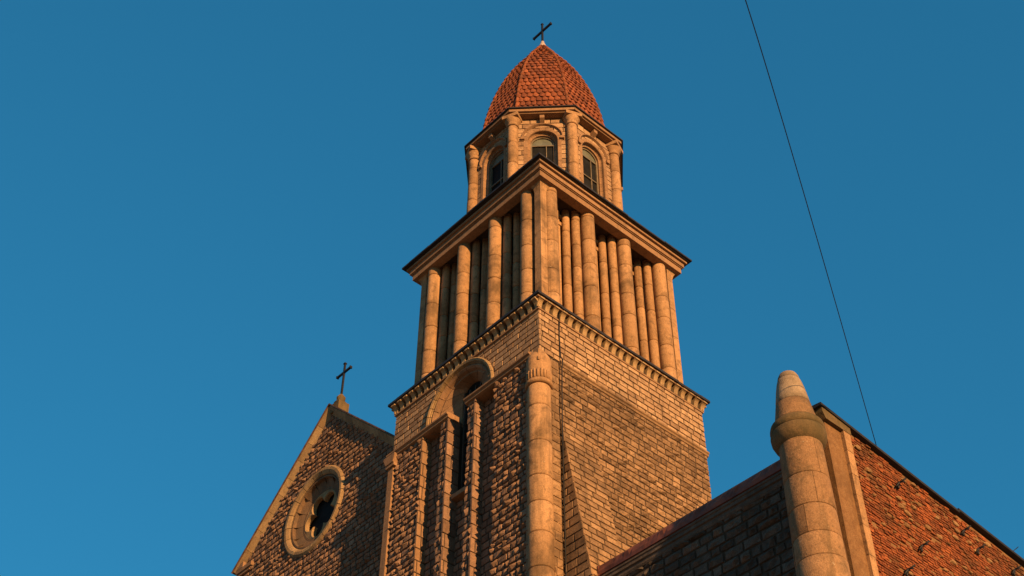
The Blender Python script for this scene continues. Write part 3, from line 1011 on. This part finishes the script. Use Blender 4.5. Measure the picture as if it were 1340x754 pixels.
# rose window
f = MB()
voussoirs(f, (0, GY, 0), X, Z, -Y, RC[0], RC[1], [(2.36, -0.03), (2.36, 0.06), (2.26, 0.15), (2.12, 0.15), (1.98, 0.06), (1.88, -0.08)], 0, 2*math.pi, 18, 0.008, sub=4)
rw = f.build('rose_window', M['arch'], nave)
f = MB()
voussoirs(f, (0, GY, 0), X, Z, -Y, RC[0], RC[1], [(1.89, -0.02), (1.82, -0.02), (1.80, -0.20), (1.40, -0.34), (1.28, -0.34), (1.28, -0.62)], 0, 2*math.pi, 14, 0.006, sub=5)
f.build('inner_splay', M['brown'], rw)
f = MB()
NL = 5
m_ = 96
def lobe(a):
    """quatrefoil outline radius"""
    best = 0
    for k in range(NL):
        d = a-(math.pi/4+2*math.pi*k/NL)
        ca = math.cos(d); rr0, rc = 0.74, 0.44
        disc = rc*rc-(rr0*math.sin(d))**2
        if disc >= 0 and ca > 0: best = max(best, rr0*ca+math.sqrt(disc))
    return max(best, 0.45)
yF, yB = GY+0.36, GY+0.58
vs = []
for i in range(m_):
    a = 2*math.pi*i/m_
    ri = lobe(a)
    for r, y in ((1.3, yF), (min(1.22, ri+0.06), yF-0.03), (ri, yF+0.02), (ri, yB)):
        vs.append((RC[0]+r*math.cos(a), y, RC[1]+r*math.sin(a)))
fs = []
for i in range(m_):
    j = (i+1) % m_
    for q in range(3): fs.append((i*4+q, j*4+q, j*4+q+1, i*4+q+1))
f.add(vs, fs, 0.6)
f.build('tracery', M['arch'], rw)
f = MB()
f.lathe(0, 0, [(0, 0), (0, 0)], 3, cap=False) if False else None
f.prism([(RC[0]+1.3*math.cos(2*math.pi*i/40), RC[1]+1.3*math.sin(2*math.pi*i/40)) for i in range(40)], GY+0.66, GY+0.70, 'y')
f.build('pane', M['glass'], rw)
# cross on the gable
f = MB()
cx_, cy_ = -11.05, GY+0.15
f.box(cx_-0.34, cx_+0.34, cy_-0.32, cy_+0.32, 3.95, 4.5)
f.lathe(cx_, cy_, [(0.30, 4.5), (0.34, 4.56), (0.2, 4.7), (0.24, 4.95), (0.16, 5.05), (0.1, 5.15)], 10, smooth=False)
f.build('cross_pedestal', M['mossy'], nave)
f = MB()
cz0, cz1 = 5.1, 7.25
f.box(cx_-0.045, cx_+0.045, cy_-0.045, cy_+0.045, cz0, cz1)
f.box(cx_-0.55, cx_+0.55, cy_-0.05, cy_+0.05, 6.62, 6.72)
f.box(cx_-0.075, cx_+0.075, cy_-0.07, cy_+0.07, cz1-0.02, cz1+0.05)
for s in (-1, 1): f.box(cx_+s*0.53, cx_+s*0.6, cy_-0.07, cy_+0.07, 6.6, 6.74)
f.build('gable_cross', M['iron'], nave)

# =================================================================== low aisle in shadow
aisle = thing('church_aisle', 'low dark stone aisle in shadow with copper roof edge, between tower and turret', 'church wing', (10.4, 0, 0))
DY = -3.32
f = MB()
f.box(5.0, 15.2, DY, 12, GZ, -13.75)
f.build('aisle_core', M['mortar'], aisle)
f = MB()
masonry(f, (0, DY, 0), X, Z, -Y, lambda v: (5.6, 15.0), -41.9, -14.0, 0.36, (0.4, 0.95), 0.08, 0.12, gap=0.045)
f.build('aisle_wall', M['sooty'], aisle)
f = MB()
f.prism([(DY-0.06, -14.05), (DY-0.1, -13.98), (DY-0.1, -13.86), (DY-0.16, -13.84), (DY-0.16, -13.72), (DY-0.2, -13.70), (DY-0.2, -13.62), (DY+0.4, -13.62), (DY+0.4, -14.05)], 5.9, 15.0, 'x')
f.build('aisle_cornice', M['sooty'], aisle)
f = MB()
nb = 60
vs = []
for i in range(nb+1):                                 # slightly buckled metal edge
    x = 6.12+(15.0-6.12)*i/nb
    w_ = 0.03*math.sin(i*0.55)+0.02*math.sin(i*1.7+1)+(rnd.random()-0.5)*0.02
    for y, z in ((DY+0.5, -13.60), (DY-0.24, -13.60), (DY-0.27-w_*0.4, -13.48+w_*0.3), (DY-0.26+w_, -13.32+w_*0.4), (DY-0.20, -13.20), (DY+0.5, -13.16)):
        vs.append((x, y, z))
fs = []
for i in range(nb):
    for q in range(5): fs.append((i*6+q, (i+1)*6+q, (i+1)*6+q+1, i*6+q+1))
fs += [(0, 1, 2, 3, 4, 5), tuple(nb*6+q for q in range(5, -1, -1))]
f.add(vs, fs, 0.5)
f.box(6.06, 6.12, DY-0.26, DY+0.5, -13.62, -13.2)
f.build('copper_roof_edge', M['copper'], aisle)
f = MB()
f.box(5.0, 15.2, DY+0.45, 12, -13.7, -13.25)
f.build('aisle_roof', M['copper'], aisle)

# =================================================================== brick end wall with its turret
brick = thing('brick_building', 'weathered red brick end wall with iron anchors and a round stone corner turret', 'brick building', (15.4, 3, 0))
BXF = 15.85
tz = lambda y: -11.84-0.098*(y+3.1)                   # raking top of the wall
f = MB()
f.prism([(-3.0, GZ), (14, GZ), (14, tz(14)), (-3.0, tz(-3.0))], 14.85, BXF-0.05, 'x')
f.build('brick_core', M['lime'], brick)
f = MB()
def sp_k(v): return (-1.86+0.04*math.sin(v*23), 12.5)
# courses follow the wall
def brick_field(mb):
    v = -41.9
    row = 0
    while v < -11.7:
        u = -1.86-rnd.random()*0.12 - (0.13 if row % 2 else 0)
        while u < 13.9:
            L = 0.25+rnd.random()*0.03 if rnd.random() > 0.25 else 0.125
            a, b = u+0.008, u+L-0.008
            u += L
            if b < -1.84: continue
            a = max(a, -1.86+rnd.random()*0.05)
            zt = tz((a+b)/2)-0.05
            if v+0.1 > zt: continue
            if rnd.random() < 0.035: continue
            d = 0.035+rnd.gauss(0, 0.011)
            if rnd.random() < 0.05: d = -0.01
            t0 = min(1, max(0, rnd.gauss(0.45, 0.27)))
            x = BXF-0.05
            dz = 0.011
            jit = lambda: (rnd.random()-0.5)*0.022
            q = [(x-0.02, a, v+dz), (x-0.02, b, v+dz), (x-0.02, b, v+0.102-dz), (x-0.02, a, v+0.102-dz)]
            q2 = [(x+d+jit(), a+0.006+jit()*.4, v+dz+0.006), (x+d+jit(), b-0.006+jit()*.4, v+dz+0.006), (x+d+jit(), b-0.006+jit()*.4, v+0.096-dz), (x+d+jit(), a+0.006+jit()*.4, v+0.096-dz)]
            mb.add(q+q2, [(4, 5, 6, 7), (0, 1, 5, 4), (1, 2, 6, 5), (2, 3, 7, 6), (3, 0, 4, 7)], t0)
        v += 0.102
        row += 1
brick_field(f)
nb_ = len(f.f)
#                                                      rubble stones let into the brickwork
for k in range(110):
    y = -1.5+rnd.random()*11; z = tz(y)-0.25-rnd.random()**1.5*8.5
    n_ = 7
    rr = 0.04+rnd.random()*0.09
    vs = []
    for h, sc in ((-0.03, 1.1), (0.035, 1.0), (0.06, 0.6)):
        for i in range(n_):
            a = 2*math.pi*i/n_
            q = rr*sc*(0.75+rnd.random()*0.5)
            vs.append((BXF-0.01+h, y+q*1.5*math.cos(a), z+q*0.75*math.sin(a)))
    fs = [(l_*n_+i, l_*n_+(i+1) % n_, (l_+1)*n_+(i+1) % n_, (l_+1)*n_+i) for l_ in range(2) for i in range(n_)]+[tuple(2*n_+i for i in range(n_))]
    f.add(vs, fs)
bo = f.build('brick_face', M['brick'], brick)
bo.data.materials.append(M['lime'])
for p in bo.data.polygons:
    if p.index >= nb_: p.material_index = 1
# stone piers stepping out beside the turret
for (x1, ya, yb) in ((15.75, -2.96, -2.16), (15.92, -2.19, -1.86)):
    f = MB()
    z = GZ
    while z < -12.3:
        zz = min(z+0.75+rnd.random()*0.4, -12.28)
        if -12.28-zz < 0.3: zz = -12.28
        e = (rnd.random()-0.5)*0.05
        f.box(15.2, x1+(rnd.random()-0.5)*0.012, ya, yb+(e if ya > -2.5 else 0), z+0.008, zz-0.008)
        z = zz
    f.box(15.2, x1-0.02, ya+0.02, yb-0.02, GZ, -12.3, 0.2)
    f.build('stone_pier', M['column'], brick)
f = MB()
f.box(15.2, 15.5, -3.75, -2.9, GZ, -12.0)
f.prism([(-3.08, -12.28), (-1.8, -12.28), (-1.8, tz(-1.8)-0.04), (-3.2, tz(-3.2)-0.04), (-3.2, -12.05)], 15.0, 15.94, 'x', 0.35)
f.build('pier_cap', M['mossy'], brick)
# roof edge in two lengths
f = MB()
for ya, yb, lift in ((-3.3, 3.92, 0.0), (3.92, 13.5, 0.10)):
    vs = []
    for y in (ya, yb):
        z = tz(y)+lift
        for x, dz in ((14.7, 0.0), (BXF+0.14, 0.0), (BXF+0.16, 0.05), (BXF+0.15, 0.09), (14.7, 0.25)):
            vs.append((x, y, z+dz-0.04))
    f.add(vs, [(0, 1, 2, 3, 4), (9, 8, 7, 6, 5)]+[(i, (i+1) % 5, 5+(i+1) % 5, 5+i) for i in range(5)], 0.5)
f.build('roof_edge', M['lead'], brick)
f = MB()
f.tube([(BXF+0.1, 7.0, tz(7.0)+0.1), (BXF+0.22, 7.35, tz(7)+0.42)], 0.014, 5)
f.build('roof_rod', M['iron'], brick)
for (y, z) in ((0.46, -13.04), (0.96, -15.24), (3.97, -13.24), (4.64, -13.67), (-0.26, -16.68), (6.8, -13.55)):
    f = MB()
    x = BXF
    f.tube([(x-0.03, y, z), (x+0.22, y+0.02, z+0.03), (x+0.34, y+0.08, z+0.10)], 0.03, 6)
    f.tube([(x+0.05, y-0.16, z-0.2), (x+0.1, y, z), (x+0.13, y+0.12, z+0.1), (x+0.16, y+0.26, z+0.14)], [0.03, 0.045, 0.035, 0.02], 6)
    f.tube([(x+0.04, y+0.02, z-0.02), (x+0.06, y-0.04, z-0.22)], 0.04, 6)
    f.build('wall_anchor', M['iron'], brick)
# turret
TX, TY = 15.68, -4.4
f = MB()
z = GZ
f.lathe(TX, TY, [(0.765, GZ), (0.765, -22), (0.63, -14.06)], 24, 0.1)
while z < -14.07:
    zz = min(-14.06, z+0.7+rnd.random()*0.55)
    if -14.06-zz < 0.35: zz = -14.06
    ra = 0.80+(0.665-0.80)*max(0, z+22)/7.94; rc = 0.80+(0.665-0.80)*max(0, zz+22)/7.94
    s0_ = rnd.random()*6.28
    cuts = [s0_, s0_+2.3+rnd.random()*0.6, s0_+4.4+rnd.random()*0.5, s0_+2*math.pi]
    for a_, b_ in zip(cuts, cuts[1:]):
        k_ = 1+(rnd.random()-0.5)*0.022
        f.lathe(TX, TY, [(ra*k_-0.05, z), (ra*k_-0.012, z+0.012), (ra*k_, z+0.04), (rc*k_, zz-0.04), (rc*k_-0.012, zz-0.012), (rc*k_-0.05, zz)], 12, min(1, max(0, rnd.gauss(0.5, 0.3))), a_+0.008, b_-0.008, cap=False)
    z = zz

f.box(15.0, 15.45, TY, -2.9, GZ, -13.6, 0.3)
tur = f.build('turret', M['turret'], brick)
f = MB()
f.lathe(TX, TY, [(0.62, -14.12), (0.68, -14.08), (0.78, -13.96), (0.845, -13.80), (0.86, -13.64), (0.84, -13.58), (0.79, -13.56)], 32, 0.4)
f.lathe(TX, TY, [(0.79, -13.56), (0.83, -13.53), (0.85, -13.42), (0.82, -13.29), (0.74, -13.20), (0.68, -13.15)], 32, 0.6)
f.build('collar', M['mossy'], tur)
f = MB()
f.lathe(TX, TY, [(0.70, -13.17), (0.66, -13.08), (0.61, -12.8), (0.55, -12.42)], 28, 0.5)
f.build('cap_base', M['turret'], tur)
f = MB()
f.lathe(TX, TY, [(0.545, -12.41), (0.52, -12.2), (0.46, -11.8), (0.40, -11.5), (0.36, -11.38)], 28, 0.6)
f.lathe(TX, TY, [(0.36, -11.38), (0.335, -11.25), (0.28, -11.13), (0.18, -11.06), (0.05, -11.03)], 28, 0.3)
f.build('cap', M['palecap'], tur)

# =================================================================== overhead wire
P0 = V((15.9, -0.34, -11.9)); P1 = V((25.4, -18.2, -14.5)); PM = V((0, 0, 0))
Cc = V((34.55801, -32.99363, -40.21219))
fpx = 1803.0
fpx = 48.434/36*1340
ry = (Fw+Rt*((1054.5-670)/fpx)-Up*((262-377)/fpx)).normalized()
mid = P0.lerp(P1, 0.46)
PM = Cc+ry*((mid-Cc).dot(ry))
f = MB()
pts = []
for i in range(41):
    t = i/40
    # quadratic through P0, PM (t=.46), P1
    s = 0.46
    l0 = (t-s)*(t-1)/((0-s)*(0-1)); l1 = t*(t-1)/(s*(s-1)); l2 = t*(t-s)/(1*(1-s))
    pts.append(P0*l0+PM*l1+P1*l2)
f.tube(pts, 0.013, 6)
wo = f.build('overhead_wire', M['iron'])
wo['label'] = 'thin black wire crossing the sky down to the top of the brick wall'
wo['category'] = 'wire'
